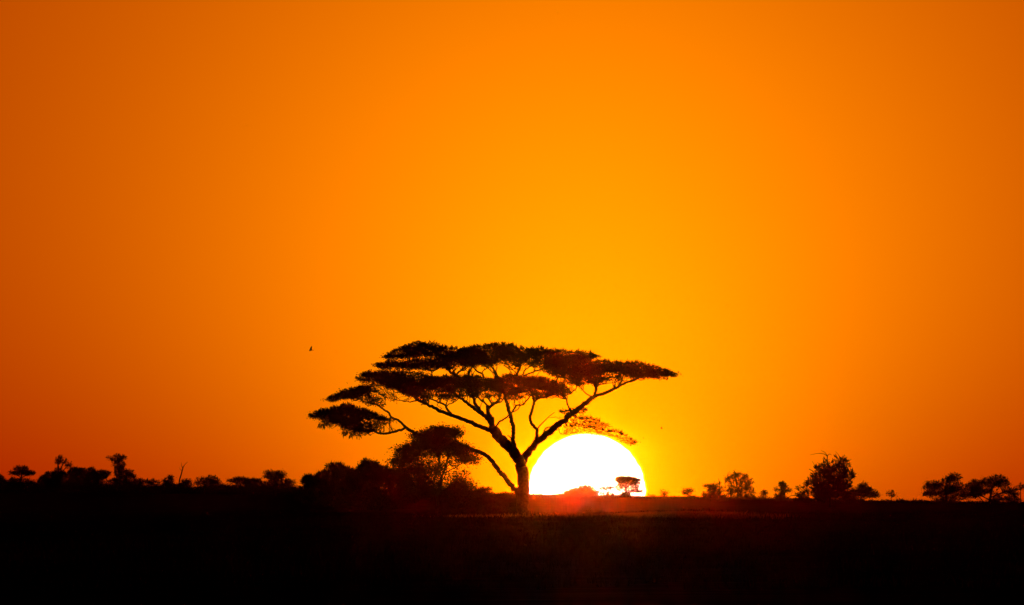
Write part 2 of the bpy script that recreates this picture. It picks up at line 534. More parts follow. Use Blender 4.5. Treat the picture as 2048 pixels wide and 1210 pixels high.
def pad(T, top, bot, n, dc, dr, leaf=0.13, clumps=None, name="foliage", twigs=24, fuzz=1.0, spr=1.0, droop=0.0, tw=1.0):
    """one layer of the crown: top and bottom outlines in px; dc/dr centre and half extent in depth (m)"""
    rng = T.rng
    s = T.D / F
    x0, x1 = top[0][0], top[-1][0]
    # tufted outline: break the smooth edges into uneven humps and notches
    gx = np.linspace(x0, x1, max(8, int((x1 - x0) / 3.0)))
    thk = interp(bot, gx) - interp(top, gx)
    amp = np.clip(thk * 0.16, 0.3, 2.4)
    top = list(zip(gx, interp(top, gx) + rng.normal(0, 0.55, len(gx)) * amp))
    bot = list(zip(gx, interp(bot, gx) + rng.normal(-0.2, 1.0, len(gx)) * amp))
    xc, hx = (x0 + x1) / 2, (x1 - x0) / 2
    nc = clumps or max(12, int((x1 - x0) * 1.6))
    xx = rng.uniform(x0, x1, nc * 4)
    th = interp(bot, xx) - interp(top, xx)
    keep = rng.uniform(0, th.max(), nc * 4) < np.maximum(th, 0) + 2
    xx = xx[keep][:nc]
    nc = len(xx)
    e = np.sqrt(np.clip(1 - ((xx - xc) / (hx * 1.02)) ** 2, 0.03, 1))
    q = rng.uniform(-1, 1, nc) * e
    dd = dc + dr * q
    tp, bt = interp(top, xx), interp(bot, xx)
    # dome in depth: the layer sinks and thins away from its middle
    u = rng.uniform(0, 1, nc)
    zpx = tp + 2.0 + np.maximum(bt - tp - 4.0, 0.5) * (u * (1 - 0.35 * q * q) + 0.22 * q * q)
    cen = np.array([P(a, b, T.D + c) for a, b, c in zip(xx, zpx, dd)])
    mb = MB()
    per = max(1, int(n * 1.8) // nc)
    idx = np.repeat(np.arange(nc), per)
    off = rng.normal(0, 1, (len(idx), 3)) * np.array([0.24, 0.32, 0.075]) * spr
    c = cen[idx] + off
    # hold leaves inside the traced outline (soft)
    leaves(mb, c, leaf, rng, flat=0.3)
    # shoots above the outline
    ns = int((x1 - x0) * 2.2 * fuzz)
    sx = rng.uniform(x0, x1, ns)
    sq = rng.uniform(-0.8, 0.8, ns)
    st = interp(top, sx) + rng.uniform(1.8, 3.4, ns)
    cs = np.array([P(a, b, T.D + dc + dr * c_) for a, b, c_ in zip(sx, st, sq)])
    dv = np.stack([rng.normal(0, 0.7, ns) + (sx - xc) / hx * 0.8, rng.normal(0, .5, ns), rng.uniform(0.15, 1.0, ns)], -1)
    spikes(mb, cs, dv, 0.30, 0.016, rng)
    tips = cs + dv / np.linalg.norm(dv, axis=1)[:, None] * rng.uniform(0.02, 0.26, ns)[:, None]
    leaves(mb, tips, leaf * 0.7, rng)
    # hanging bits below
    ns = int((x1 - x0) * 1.5 * fuzz)
    sx = rng.uniform(x0, x1, ns)
    sq = rng.uniform(-0.8, 0.8, ns)
    st = interp(bot, sx) - 1.0
    cs = np.array([P(a, b, T.D + dc + dr * c_) for a, b, c_ in zip(sx, st, sq)])
    dv = np.stack([rng.normal(0, 0.7, ns), rng.normal(0, .5, ns), -rng.uniform(0.1, 1.0 + droop, ns)], -1)
    spikes(mb, cs, dv, 0.20 + 0.25 * droop, 0.010, rng)
    leaves(mb, cs + dv / np.linalg.norm(dv, axis=1)[:, None] * rng.uniform(0, 0.2 + 0.2 * droop, ns)[:, None], leaf * 0.6, rng)
    # fine twigs reaching from the limbs into the layer
    sp = np.array([p for p, r_ in T.sk])
    sr = np.array([r_ for p, r_ in T.sk])
    ok = sr < 4.5 * s
    sp, sr = sp[ok], sr[ok]
    for _ in range(int(twigs * 1.6)):
        cidx = rng.integers(nc)
        tgt = cen[cidx] + np.array([0, 0, -0.02])
        dist = np.linalg.norm((sp - tgt) * np.array([1, 0.8, 1.0]), axis=1) + rng.uniform(0, 1.0, len(sp)) + 3.0 * (sp[:, 2] > tgt[2] + 0.1)
        a = int(np.argmin(dist))
        p0 = sp[a]
        dlen = np.linalg.norm(tgt - p0)
        if dlen > 3.2 or dlen < 0.1:
            continue
        nseg = 5
        pts = [p0]
        for i in range(1, nseg + 1):
            t_ = i / nseg
            base = p0 + (tgt - p0) * np.array([t_, t_, t_ ** 1.3])
            if i < nseg:
                base = base + rng.normal(0, 0.06, 3) * dlen
            pts.append(base)
        r0 = min(sr[a] * 0.7, 1.3 * s) * tw
        tube(mb, pts, np.linspace(r0, 0.012, nseg + 1), 4)
    return mb


PADS = []
# upper crown, left half and centre
PADS.append((([(774, 714), (784, 705.6), (796, 699), (808, 693.7), (832, 686.5), (850, 685.5), (866, 688), (878, 690), (893, 695.7), (925, 697.7), (949, 694)],
              [(774, 717), (784, 721), (796, 719.5), (812, 717), (822, 713), (834, 712), (850, 713), (868, 716), (878, 722), (893, 727), (907, 726), (925, 730), (949, 733)]),
             dict(n=7500, dc=-0.5, dr=4.2, twigs=60)))
PADS.append((([(925, 697.7), (949, 694), (973, 689), (990, 687), (1015, 690.7), (1039, 696.5), (1059, 697.7), (1079, 696.5), (1099, 700.7), (1138, 702.6), (1160, 704), (1178, 706), (1192, 711)],
              [(925, 730), (937, 733), (967, 730), (996, 727), (1010, 720), (1035, 720), (1049, 727), (1070, 731), (1089, 734), (1110, 736), (1135, 732), (1160, 725), (1178, 719), (1192, 713)]),
             dict(n=12500, dc=0.0, dr=5.8, twigs=110)))
PADS.append((([(757, 728), (768, 725.4), (788, 721.5), (804, 723), (818, 724), (836, 720), (854, 717.5), (866, 721), (878, 724), (900, 727)],
              [(757, 731), (764, 737), (772, 738), (783, 735), (794, 733), (806, 738), (828, 739), (848, 733), (862, 733), (878, 735), (900, 738)]),
             dict(n=3000, dc=-2.2, dr=3.0, twigs=36)))
# right wing
PADS.append((([(1092, 727), (1110, 727), (1135, 727), (1158, 725.4), (1178, 723.5), (1204, 722), (1238, 725), (1269, 724.5), (1287, 728.4), (1307, 733.4), (1327, 739.3), (1342, 744), (1348, 749)],
              [(1092, 737), (1103, 748), (1120, 750), (1138, 752), (1150, 758), (1174, 755), (1184, 750), (1208, 751), (1234, 748), (1258, 754), (1287, 755), (1317, 757.5), (1333, 757), (1348, 751)]),
             dict(n=10000, dc=1.6, dr=4.6, twigs=110)))
# second layer, left to centre
PADS.append((([(716, 757), (727, 749), (739, 744.5), (759, 743.3), (788, 745), (818, 743.8), (838, 747.5), (858, 756), (878, 756)],
              [(716, 761), (727, 761), (740, 763), (750, 769), (759, 769), (773, 775), (794, 779), (814, 783), (838, 782), (854, 776), (878, 775)]),
             dict(n=7000, dc=-3.0, dr=3.4, twigs=80)))
PADS.append((([(852, 757), (878, 755.5), (893.5, 752), (917, 752), (947, 752), (967, 757), (987, 759), (1000, 758)],
              [(852, 776), (865, 780), (878, 781), (909, 781), (925, 777), (947, 782), (967, 779), (980, 779), (1000, 778)]),
             dict(n=6000, dc=0.8, dr=4.4, twigs=90)))
PADS.append((([(985, 760), (1000, 757), (1012, 753), (1023, 749.5), (1049, 754), (1079, 755), (1099, 760), (1112, 766), (1124, 772), (1133, 782)],
              [(985, 775), (1000, 775), (1015, 772), (1040, 770), (1060, 773), (1075, 776), (1090, 780), (1105, 785), (1125, 786), (1133, 785)]),
             dict(n=4700, dc=-1.4, dr=4.0, twigs=90)))
PADS.append((([(1004, 775), (1018, 775), (1033, 776), (1044, 772)],
              [(1004, 788), (1018, 790), (1033, 788), (1044, 776)]),
             dict(n=600, dc=-0.4, dr=1.6, twigs=16)))
PADS.append((([(1018, 793), (1030, 792), (1045, 793)], [(1018, 798), (1030, 799), (1045, 796)]), dict(n=110, dc=-1.4, dr=1.2, twigs=6, fuzz=.6)))
PADS.append((([(871, 790), (885, 788), (898, 789)], [(871, 795), (885, 796), (898, 792)]), dict(n=110, dc=0.8, dr=1.2, twigs=6, fuzz=.6)))
# upper-left step
PADS.append((([(657, 799), (667, 791.5), (683, 785.5), (699, 778), (715, 774), (729, 770), (743, 771)],
              [(657, 801), (668, 801), (683, 796.8), (699, 795), (708, 797), (716, 793), (723, 788), (743, 783)]),
             dict(n=2300, dc=4.2, dr=1.9, twigs=50)))
# thin twiggy foliage right of it
PADS.append((([(722, 786), (738, 780), (755, 782), (772, 795)], [(722, 804), (738, 809), (755, 808), (772, 806)]),
             dict(n=330, dc=4.2, dr=1.6, twigs=60, spr=1.4, leaf=.10, tw=.7)))
# lowest-left layer
PADS.append((([(622, 831), (632, 825), (640, 822.6), (660, 818.6), (679, 810.5), (695, 808.5), (711, 815), (731, 821), (751, 828), (766, 836)],
              [(622, 833), (630, 835.5), (652, 834.5), (675, 836), (693, 831), (719, 833), (739, 835), (751, 837), (766, 839)]),
             dict(n=3900, dc=1.2, dr=2.6, twigs=60)))
PADS.append((([(680, 844), (690, 841), (703, 841), (713, 848), (720, 853)], [(680, 847), (690, 851), (700, 855), (710, 860), (720, 857)]),
             dict(n=480, dc=-0.6, dr=1.2, twigs=26, droop=0.9)))
PADS.append((([(640, 838), (655, 836), (675, 836)], [(640, 850), (655, 847), (675, 840)]),
             dict(n=70, dc=1.0, dr=1.2, twigs=30, spr=1.3, leaf=.09, tw=.7, droop=1.0)))
PADS.append((([(682, 852), (700, 856), (722, 858)], [(682, 862), (700, 866), (722, 868)]),
             dict(n=70, dc=-0.5, dr=1.0, twigs=24, spr=1.3, leaf=.09, tw=.7, droop=1.0)))
PADS.append((([(722, 836), (745, 836), (770, 838), (784, 840)], [(722, 848), (745, 850), (770, 848), (784, 843)]),
             dict(n=240, dc=2.0, dr=1.6, twigs=60, spr=1.4, leaf=.10, tw=.7)))
# sparse drooping sprays in front of the sun
PADS.append((([(1142, 829), (1160, 832), (1180, 836), (1200, 842), (1214, 852)], [(1142, 838), (1160, 848), (1180, 852), (1200, 858), (1214, 859)]),
             dict(n=520, dc=-2.6, dr=1.5, twigs=24, leaf=.09, tw=.5, fuzz=.7, spr=1.3)))
PADS.append((([(1128, 853), (1150, 850), (1180, 853), (1200, 862)], [(1128, 864), (1150, 866), (1180, 868), (1200, 872)]),
             dict(n=200, dc=-2.4, dr=1.3, twigs=14, fuzz=.6, leaf=.09, tw=.6)))
PADS.append((([(1218, 862), (1235, 862), (1252, 870), (1270, 886)], [(1218, 868), (1235, 876), (1252, 884), (1270, 890)]),
             dict(n=240, dc=-3.2, dr=0.9, twigs=12, leaf=.08, tw=.5, fuzz=.7, spr=1.2)))
PADS.append((([(1124, 822), (1140, 820), (1172, 818)], [(1124, 826), (1140, 826), (1172, 823)]),
             dict(n=70, dc=-0.5, dr=0.6, twigs=10, leaf=.09, tw=.6)))
# airy twig-work hanging under the second layer
PADS.append((([(880, 781), (930, 781), (970, 779), (1000, 779)], [(880, 792), (930, 789), (970, 790), (1000, 790)]),
             dict(n=260, dc=0.6, dr=3.0, twigs=90, spr=1.3, leaf=.10, tw=.8, droop=.5)))
PADS.append((([(1045, 772), (1080, 776), (1120, 782)], [(1045, 790), (1080, 792), (1120, 792)]),
             dict(n=330, dc=-1.6, dr=2.4, twigs=70, spr=1.3, leaf=.10, tw=.8)))
PADS.append((([(800, 778), (830, 782), (860, 780)], [(800, 786), (830, 792), (860, 793)]),
             dict(n=230, dc=-2.2, dr=2.0, twigs=50, spr=1.3, leaf=.10, tw=.8)))
PADS.append((([(1120, 752), (1160, 758), (1200, 756), (1240, 752)], [(1120, 764), (1160, 768), (1200, 764), (1240, 758)]),
             dict(n=260, dc=1.0, dr=2.6, twigs=80, spr=1.2, leaf=.10, tw=.8)))
for (tb, kw) in PADS:
    mb = pad(T, tb[0], tb[1], **kw)
    mb.build("foliage", M_LEAF, ra, T.o)


# ------------------------------------------------------------------ generic traced trees and shrubs
def plant(name, label, cat, D, basepx, stems, blobs, seed, leaf=None, group=None, leafmat=None, dens=1.0,
          shoots=0.6, twigs=1.0, limbname="stem", oneroot=True, shoot_len=1.0):
    """stems: list of (pts_px, w0, w1); blobs: (cx, cy, rx, ry[, density]) crown clumps in px"""
    s = D / F
    x, y, z = P(basepx, 990, D)
    zg = float(terrain(x, D))
    root = empty(name, (x, D, zg), label, cat, group)
    T = Tree(root, D, seed)
    rng = T.rng
    leaf = leaf or max(0.12, 1.7 * s)
    rowg = 998 + (HC - zg) / D * F      # image row of the ground at this distance
    mb = MB()
    for k_, (pts, w0, w1) in enumerate(stems):
        pts = list(pts)
        if pts[0][1] is None:
            pts[0] = (pts[0][0], rowg + 2)
        d0 = 0.0 if (k_ == 0 or pts[0][1] > rowg - 2) else None
        if d0 is None and not T.sk:
            d0 = 0.0
        T.limb(mb, pts, w0, w1, d0, rng.normal(0, 5) * s, sub=3, sides=6)
    if not stems:
        T.limb(mb, [(basepx, rowg + 2), (basepx + rng.normal(0, 2), rowg - 6)], 3, 2, 0, 0, sub=2, sides=6)
    fo = MB()
    sp = np.array([p for p, _ in T.sk])
    for b in blobs:
        cx, cy, rx, ry = b[:4]
        de = b[4] if len(b) > 4 else 1.0
        area = math.pi * rx * ry * s * s
        nn = int(area / (leaf * leaf * 0.25) * 4.2 * de * dens) + 6
        ncl = max(5, int(nn / 14))
        # clumps over the volume of a lumpy ellipsoid
        q = rng.normal(0, 1, (ncl, 3))
        q /= np.linalg.norm(q, axis=1)[:, None]
        q *= rng.uniform(0, 1, ncl)[:, None] ** 0.40
        # lumpy outline
        ph = rng.uniform(0, 6.28, 3)
        ang = np.arctan2(q[:, 2], q[:, 0])
        lump = 1 + 0.12 * np.sin(3 * ang + ph[0]) + 0.10 * np.sin(7 * ang + ph[1]) + .09 * np.sin(13 * ang + ph[2])
        q = q * lump[:, None] * rng.uniform(0.85, 1.12, ncl)[:, None]
        c0 = np.array(P(cx, cy, D)) + np.array([0, rng.normal(0, 0.15) * rx * s, 0])
        cen = c0 + q * np.array([rx * s * .92, rx * s * 0.85, ry * s * .92])
        idx = np.repeat(np.arange(ncl), max(1, nn // ncl))
        c = cen[idx] + rng.normal(0, 1, (len(idx), 3)) * np.array([1.0, 1.0, 0.75]) * leaf * 1.6
        leaves(fo, c, leaf, rng)
        ns = int(ncl * 1.8 * (0.35 + shoots))
        if ns:
            ii = rng.integers(0, ncl, ns)
            dv = q[ii] + rng.normal(0, .35, (ns, 3)) + np.array([0, 0, 0.25])
            st = c0 + q[ii] / (np.linalg.norm(q[ii], axis=1)[:, None] + .1) * np.array([rx * s, rx * s, ry * s]) * 0.85
            spikes(fo, st, dv, 5.5 * s * shoot_len, 0.22 * s, rng)
            leaves(fo, st + dv / np.linalg.norm(dv, axis=1)[:, None] * rng.uniform(0, 4 * s, ns)[:, None], leaf * .6, rng)
        # inner twigs
        for _ in range(int((4 + rx * 0.5) * twigs)):
            tgt = cen[rng.integers(ncl)]
            dist = np.linalg.norm(sp - tgt, axis=1) + rng.uniform(0, 6 * s, len(sp)) + 30 * s * (sp[:, 2] > tgt[2])
            p0 = sp[int(np.argmin(dist))]
            dl = np.linalg.norm(tgt - p0)
            if dl > 60 * s:
                continue
            pts = [p0 + (tgt - p0) * t_ + (rng.normal(0, 0.07, 3) * dl if 0 < t_ < 1 else 0) for t_ in (0, .25, .5, .75, 1)]
            tube(mb, pts, np.linspace(0.55 * s, 0.2 * s, 5), 4)
    mb.build(limbname, M_BARK, root, T.o, smooth=True)
    if fo.v:
        fo.build("foliage", leafmat or M_BUSH, root, T.o)
    return root


NB = None
# small round-topped tree standing in front of the acacia's left limb
plant("young_acacia", "bushy dome-topped tree on thin twin stems, under the long left limb of the big acacia", "tree", 845, 879,
      [([(881, NB), (880, 1010), (879, 985), (879, 968), (883, 955), (887, 945), (892, 930), (896, 915)], 6, 3.5),
       ([(873, NB), (872, 1010), (868, 985), (867, 969), (871, 950), (877, 929), (879, 912)], 5.5, 3),
       ([(887, 946), (897, 942), (905, 938), (915, 933), (925, 925)], 2.8, 1.5),
       ([(879, 968), (888, 955), (893, 940), (893, 920)], 2.6, 1.4),
       ([(867, 970), (856, 960), (845, 950), (836, 940)], 2.6, 1.4),
       ([(868, 985), (853, 975), (842, 965)], 2.4, 1.2),
       ([(880, 990), (893, 976), (908, 966)], 2.4, 1.2),
       ([(866, 965), (852, 948), (843, 930), (835, 912)], 2.2, 1.2)],
      [(880, 866, 38, 14), (842, 871, 26, 9), (912, 866, 15, 9), (872, 889, 62, 15, 1.2), (815, 903, 28, 13), (812, 917, 32, 8, .9), (796, 926, 17, 7),
       (925, 900, 26, 9), (940, 912, 20, 7, .8), (946, 922, 17, 6, .6), (930, 915, 26, 8, .35),
       (850, 910, 36, 8, .6), (900, 905, 34, 8, .6), (838, 938, 24, 13, .4), (862, 945, 22, 16, .45), (820, 930, 22, 10, .5), (845, 960, 22, 14, .5),
       (880, 950, 16, 20, .25), (905, 955, 12, 10, .4), (830, 952, 26, 18, .55), (862, 928, 40, 12, .3), (905, 926, 30, 9, .2), (860, 978, 32, 15, .7), (800, 940, 18, 8, .6), (925, 968, 24, 13, .85), (912, 985, 30, 12, .9), (850, 982, 30, 12, .8), (938, 978, 14, 9, .5), (895, 972, 26, 12, .4), (925,945,16,10,.2)],
      21, leaf=0.13, shoots=1.0, limbname="stem", dens=1.5, leafmat=M_LEAF)

# dark bushes between it and the left edge of the crown
plant("thorn_bush", "broad black thorn bush with spiky top, directly left of the dome-topped tree", "bush", 1290, 745,
      [([(745, NB), (744, 1000), (740, 980), (737, 950)], 6, 3), ([(760, NB), (765, 990), (772, 965)], 5, 2.5), ([(725, NB), (715, 985), (708, 960)], 5, 2.5)],
      [(738, 940, 28, 15), (738, 928, 20, 8, .7), (765, 948, 30, 15), (790, 952, 28, 14), (712, 955, 28, 17), (745, 962, 45, 15), (800, 965, 30, 16),
       (720, 985, 50, 17), (790, 993, 60, 12), (700, 975, 26, 20), (750, 1005, 70, 12), (820, 985, 24, 22)], 22, dens=0.9, shoots=1.6, shoot_len=1.5)
plant("thorn_bush", "black thorn bush with a ragged twiggy left shoulder, left neighbour of the broad spiky one", "bush", 1400, 665,
      [([(665, NB), (665, 990), (668, 950)], 6, 3), ([(650, NB), (640, 985), (628, 962)], 5, 2.5)],
      [(674, 936, 19, 9), (662, 933, 10, 6, .6), (690, 946, 22, 11), (655, 955, 26, 14), (627, 963, 24, 13), (615, 962, 11, 12, .8), (650, 975, 46, 14), (690, 968, 30, 20), (655, 995, 60, 14)], 23, dens=0.9, shoots=1.5, shoot_len=1.4)

LT = "trees and bushes along the left horizon"
RT = "trees and bushes along the right horizon"
UB = lambda cx, top, w_, h_: [(cx, top + h_ * .5, w_, h_ * .5), (cx - w_ * .35, top + h_ * .62, w_ * .6, h_ * .38), (cx + w_ * .3, top + h_ * .62, w_ * .6, h_ * .36)]

plant("bush", "round dark bush cut by the left edge of the photo", "bush", 2200, 1, [], [(-2, 962, 13, 13), (8, 969, 12, 8)], 30, group=LT)
plant("umbrella_tree", "small umbrella tree with two-step crown nearest the left edge", "tree", 2250, 42,
      [([(42, NB), (42, 965), (43, 954), (44, 946)], 4, 2.5), ([(42, 956), (33, 949), (27, 946)], 2, 1.2), ([(43, 955), (55, 950), (62, 947)], 2, 1.2)],
      [(42, 938, 15, 6.5), (29, 946, 12, 3.2), (58, 946, 13, 4.5), (45, 946, 20, 4)], 31, group=LT, shoots=.3)
plant("bush", "low dark bush beneath the two-step umbrella tree at left", "bush", 2150, 48, [], [(45, 967, 30, 10), (28, 963, 12, 8), (66, 971, 16, 7)], 32, group=LT, shoots=.3)
plant("bare_tree", "half-bare tree with clawed twigs poking up from the left thicket", "tree", 2000, 118,
      [([(119, NB), (119, 960), (117, 940), (116, 925), (117, 911)], 5, 1.5), ([(119, 945), (124, 932), (128, 925), (133, 917)], 2.6, 1.2),
       ([(120, 948), (130, 937), (138, 929), (142, 934)], 2.2, 1.0), ([(117, 930), (113, 921), (112, 913)], 1.8, .9), ([(118, 928), (122, 918), (124, 912)], 1.8, .9),
       ([(127, 927), (131, 922), (130, 914)], 1.4, .8), ([(136, 932), (134, 926), (137, 921)], 1.2, .7)],
      [(117, 920, 6, 9, .6), (123, 914, 4, 4, .4), (131, 925, 5, 8, .35), (138, 930, 6, 6, .4), (118, 940, 8, 7, .4)], 33, group=LT, shoots=1.0, leaf=.15)
plant("thicket", "dark rounded thicket sloping down at its left, under the bare clawed tree", "bush", 1950, 105, [],
      [(105, 955, 24, 12), (90, 962, 16, 10), (120, 952, 16, 10), (112, 970, 40, 12), (84, 970, 16, 7)], 34, dens=1.2, group=LT)
plant("thicket", "black thicket with knobbly top between the bare clawed tree and the leafy pillar tree", "bush", 2050, 165, [],
      [(150, 950, 18, 13), (163, 943, 12, 7), (148, 940, 8, 4), (183, 943, 8, 8), (182, 955, 20, 12), (203, 950, 14, 9), (212, 947, 9, 4), (170, 968, 45, 12)], 35, dens=1.2, group=LT)
plant("leafy_tree", "ragged pillar-shaped tree, tallest on the left horizon", "tree", 2100, 240,
      [([(240, NB), (240, 960), (239, 940), (237, 925), (236, 915)], 6, 3), ([(238, 928), (228, 920), (216, 915)], 2.2, 1.2), ([(237, 922), (245, 915), (250, 913)], 2.2, 1.2),
       ([(241, 955), (254, 948), (262, 944)], 2.5, 1.2)],
      [(236, 917, 14, 8), (221, 917, 8, 4, .6), (247, 916, 7, 4, .8), (238, 930, 13, 12), (242, 944, 15, 12), (257, 945, 13, 5), (263, 953, 12, 4.5), (250, 960, 26, 14), (235, 968, 32, 12)], 36, dens=0.5, group=LT, shoots=.9)
plant("umbrella_tree", "small flat-topped tree right beside the pillar-shaped tree on the left horizon", "tree", 2300, 281,
      [([(281, NB), (281, 970), (281, 962)], 3, 2), ([(281, 970), (288, 962)], 1.6, 1)], [(281, 962, 14, 3.5), (272, 967, 12, 6), (284, 967, 8, 4, .6)], 37, group=LT, shoots=.2)
plant("umbrella_tree", "tiny flat-topped tree between the pillar tree and the forked tree on the left", "tree", 2350, 302,
      [([(302, NB), (302, 970), (302, 963)], 2.6, 1.8)], [(302, 963, 12, 3.5), (300, 968, 9, 4, .7), (316, 967, 5, 4, .6)], 38, group=LT, shoots=.4)
plant("forked_tree", "small knobbly two-tiered tree just left of the bare snag", "tree", 2200, 337,
      [([(337, NB), (337, 968), (339, 958)], 3.5, 2), ([(337, 967), (330, 960)], 2, 1.2)],
      [(341, 956, 7, 4.5), (331, 962, 7, 4.5), (338, 966, 9, 6), (338, 972, 18, 5)], 39, group=LT, shoots=.5)
plant("dead_tree", "leafless leaning snag with a forked tip, alone on the left horizon", "tree", 2000, 359,
      [([(357, NB), (359, 962), (362, 950), (365, 940), (366, 934)], 3, 2), ([(366, 935), (369, 930), (372, 927), (375, 924)], 1.6, .6), ([(365.5, 936), (363, 931), (363, 925)], 1.4, .5),
       ([(364, 942), (360, 938), (359, 935)], 1.2, .5), ([(366, 938), (364, 934)], 1.2, .6)], [], 40, group=LT)
plant("umbrella_tree", "little mushroom-shaped dome tree at the foot of the bare snag, on its right", "tree", 2150, 372,
      [([(373, NB), (373, 972), (373, 964)], 3, 2)], [(373, 963, 11, 4), (372, 968, 13, 4.5), (365, 972, 12, 5)], 41, group=LT, shoots=.2)
plant("umbrella_tree", "wide low umbrella tree with knob on its crown, midway along the left horizon", "tree", 2100, 420,
      [([(420, NB), (420, 970), (422, 962)], 4, 2.5), ([(420, 970), (405, 962)], 2, 1.2)],
      [(424, 956, 9, 6), (408, 960, 19, 4), (432, 963, 10, 6), (425, 968, 24, 7, .9), (397, 965, 9, 4)], 42, dens=0.7, group=LT, shoots=.3)
plant("umbrella_tree", "flat spreading umbrella tree left of the tall square-crowned tree", "tree", 2200, 484,
      [([(482, NB), (481, 972), (480, 962)], 3.5, 2.2), ([(481, 972), (470, 964)], 1.8, 1.1), ([(481, 970), (495, 962)], 1.8, 1.1)],
      [(480, 959, 16, 4), (466, 962, 13, 2.6), (498, 961, 18, 3.6), (514, 961, 13, 3.5), (482, 966, 15, 4, .7), (505, 968, 22, 7)], 43, group=LT, shoots=.3)
plant("leafy_tree", "square-crowned dark tree, last before the gap on the left horizon", "tree", 1900, 550,
      [([(551, NB), (551, 975), (550, 960)], 5, 3)],
      [(550, 953, 20, 8), (534, 949, 10, 7, .8), (563, 950, 10, 8), (548, 945, 17, 4, .9), (556, 966, 28, 9), (580, 965, 12, 6), (535, 970, 22, 8), (573, 972, 18, 5)], 44, dens=0.6, group=LT, shoots=.5)

# between the round tree and the acacia trunk
plant("umbrella_tree", "little flat umbrella tree seen low between the left limb and trunk of the big acacia", "tree", 1500, 965,
      [([(966, NB), (966, 990), (965, 980)], 3, 2), ([(966, 990), (955, 983)], 1.8, 1)],
      [(963, 979, 17, 3.6), (975, 978, 12, 2.4), (958, 984, 14, 4, .8), (950, 984, 8, 4, .6)], 50, shoots=.4)
plant("bush", "low rounded bush tucked in the crook between the acacia's lowest limb and trunk", "bush", 1800, 1010, [],
      [(1010, 991, 20, 5), (996, 993, 14, 5), (1024, 992, 10, 4)], 51, shoots=.3)
plant("shrub", "dark twiggy shrub in shade right of the twin-stemmed tree's feet", "bush", 1180, 935, [], [(935, 1003, 26, 11, .6), (915, 1008, 18, 9, .6), (955, 1010, 18, 9, .6)], 52)
plant("shrub", "dim scraggly shrub just left of the acacia trunk's foot", "bush", 1150, 1000, [], [(1000, 1010, 24, 9, .5), (1015, 1015, 16, 8, .5), (984, 1016, 16, 7, .5)], 53)

# trees standing against the sun
plant("umbrella_tree", "low domed tree seen against the bottom of the sun disc", "tree", 2350, 1162,
      [([(1163, NB), (1163, 988), (1164, 980)], 3, 2), ([(1163, 988), (1152, 981)], 1.6, 1), ([(1163, 986), (1175, 980)], 1.6, 1)],
      [(1170, 975, 15, 4, .9), (1155, 981, 16, 5, .9), (1178, 978, 12, 4.5, .7), (1142, 985, 14, 4.5), (1162, 986, 34, 6, .9), (1187, 986, 14, 6, .7), (1134, 989, 14, 4, .8)], 54, shoots=.9, dens=1.0)
plant("umbrella_tree", "thin flat wisp of a tree in front of the sun disc, between two fuller ones", "tree", 2400, 1212,
      [([(1214, NB), (1214, 988), (1213, 979)], 2.4, 1.6), ([(1214, 985), (1222, 978)], 1.4, .8)],
      [(1210, 976.5, 14, 2.2, .9), (1222, 974.5, 8, 1.8, .8), (1212, 988, 16, 4, .45)], 55, shoots=.6, dens=1.2)
plant("umbrella_tree", "umbrella tree with solid flat crown inside the right side of the sun disc", "tree", 2300, 1254,
      [([(1253, NB), (1253, 985), (1252, 972), (1252, 964)], 3.6, 2.2), ([(1252, 976), (1243, 968), (1238, 962)], 2, 1.2), ([(1252, 975), (1263, 968), (1270, 964)], 2, 1.2),
       ([(1253, 982), (1266, 982), (1276, 984)], 1.8, 1)],
      [(1252, 960, 20, 6), (1240, 958, 11, 4), (1269, 962, 12, 6.5), (1270, 970, 10, 3.5, .8), (1244, 968, 11, 4, .7), (1273, 982, 14, 3.2, .8), (1258, 975, 20, 6, .35), (1238, 976, 9, 6, .5), (1254, 961, 26, 6.5, .7)], 56, shoots=.9, dens=1.15)
plant("bush", "dark cone-shaped bush at the foot of the umbrella tree inside the sun disc", "bush", 2150, 1253, [],
      [(1252, 988, 8, 6), (1250, 993, 14, 7), (1255, 997, 22, 5), (1232, 995, 12, 5, .6)], 57, shoots=.5)
plant("shrub", "pair of wispy upright shoots on the horizon just right of the sun", "bush", 2300, 1304,
      [([(1300, NB), (1299, 992), (1297, 987)], 1.6, .7), ([(1306, NB), (1304, 992), (1301, 988)], 1.4, .6), ([(1307, NB), (1309, 993), (1311, 989)], 1.2, .5)], [(1300, 993, 4, 3, .5), (1307, 996, 7, 3, .5)], 58)

plant("umbrella_tree", "tiniest umbrella tree on the horizon right of the sun, with ragged fan crown", "tree", 2450, 1329,
      [([(1329, NB), (1329, 995), (1329, 989)], 2, 1.3), ([(1329, 993), (1325, 987)], 1.2, .7), ([(1329, 993), (1333, 988)], 1.2, .7)],
      [(1328, 987, 7, 2.4), (1325, 985, 3, 1.8, .7), (1329, 991, 3, 2.4, .8), (1329, 998, 10, 3)], 59, group=RT, shoots=.4, leaf=.22)
plant("umbrella_tree", "tiny lollipop-like umbrella tree with tilted oval crown, right of the sun", "tree", 2400, 1374,
      [([(1376, NB), (1376, 993), (1376, 985)], 2, 1.4), ([(1376, 992), (1371, 986)], 1.3, .8)],
      [(1375, 983, 9.5, 4), (1380, 980, 5, 3), (1368, 984, 4, 3), (1375, 988, 5, 2, .5)], 60, group=RT, shoots=.2, leaf=.22)
plant("bush", "low mound-like bush at the foot of the lollipop-like tree", "bush", 2350, 1387, [], [(1386, 996, 11, 4), (1400, 999, 10, 3)], 61, group=RT, shoots=.2)
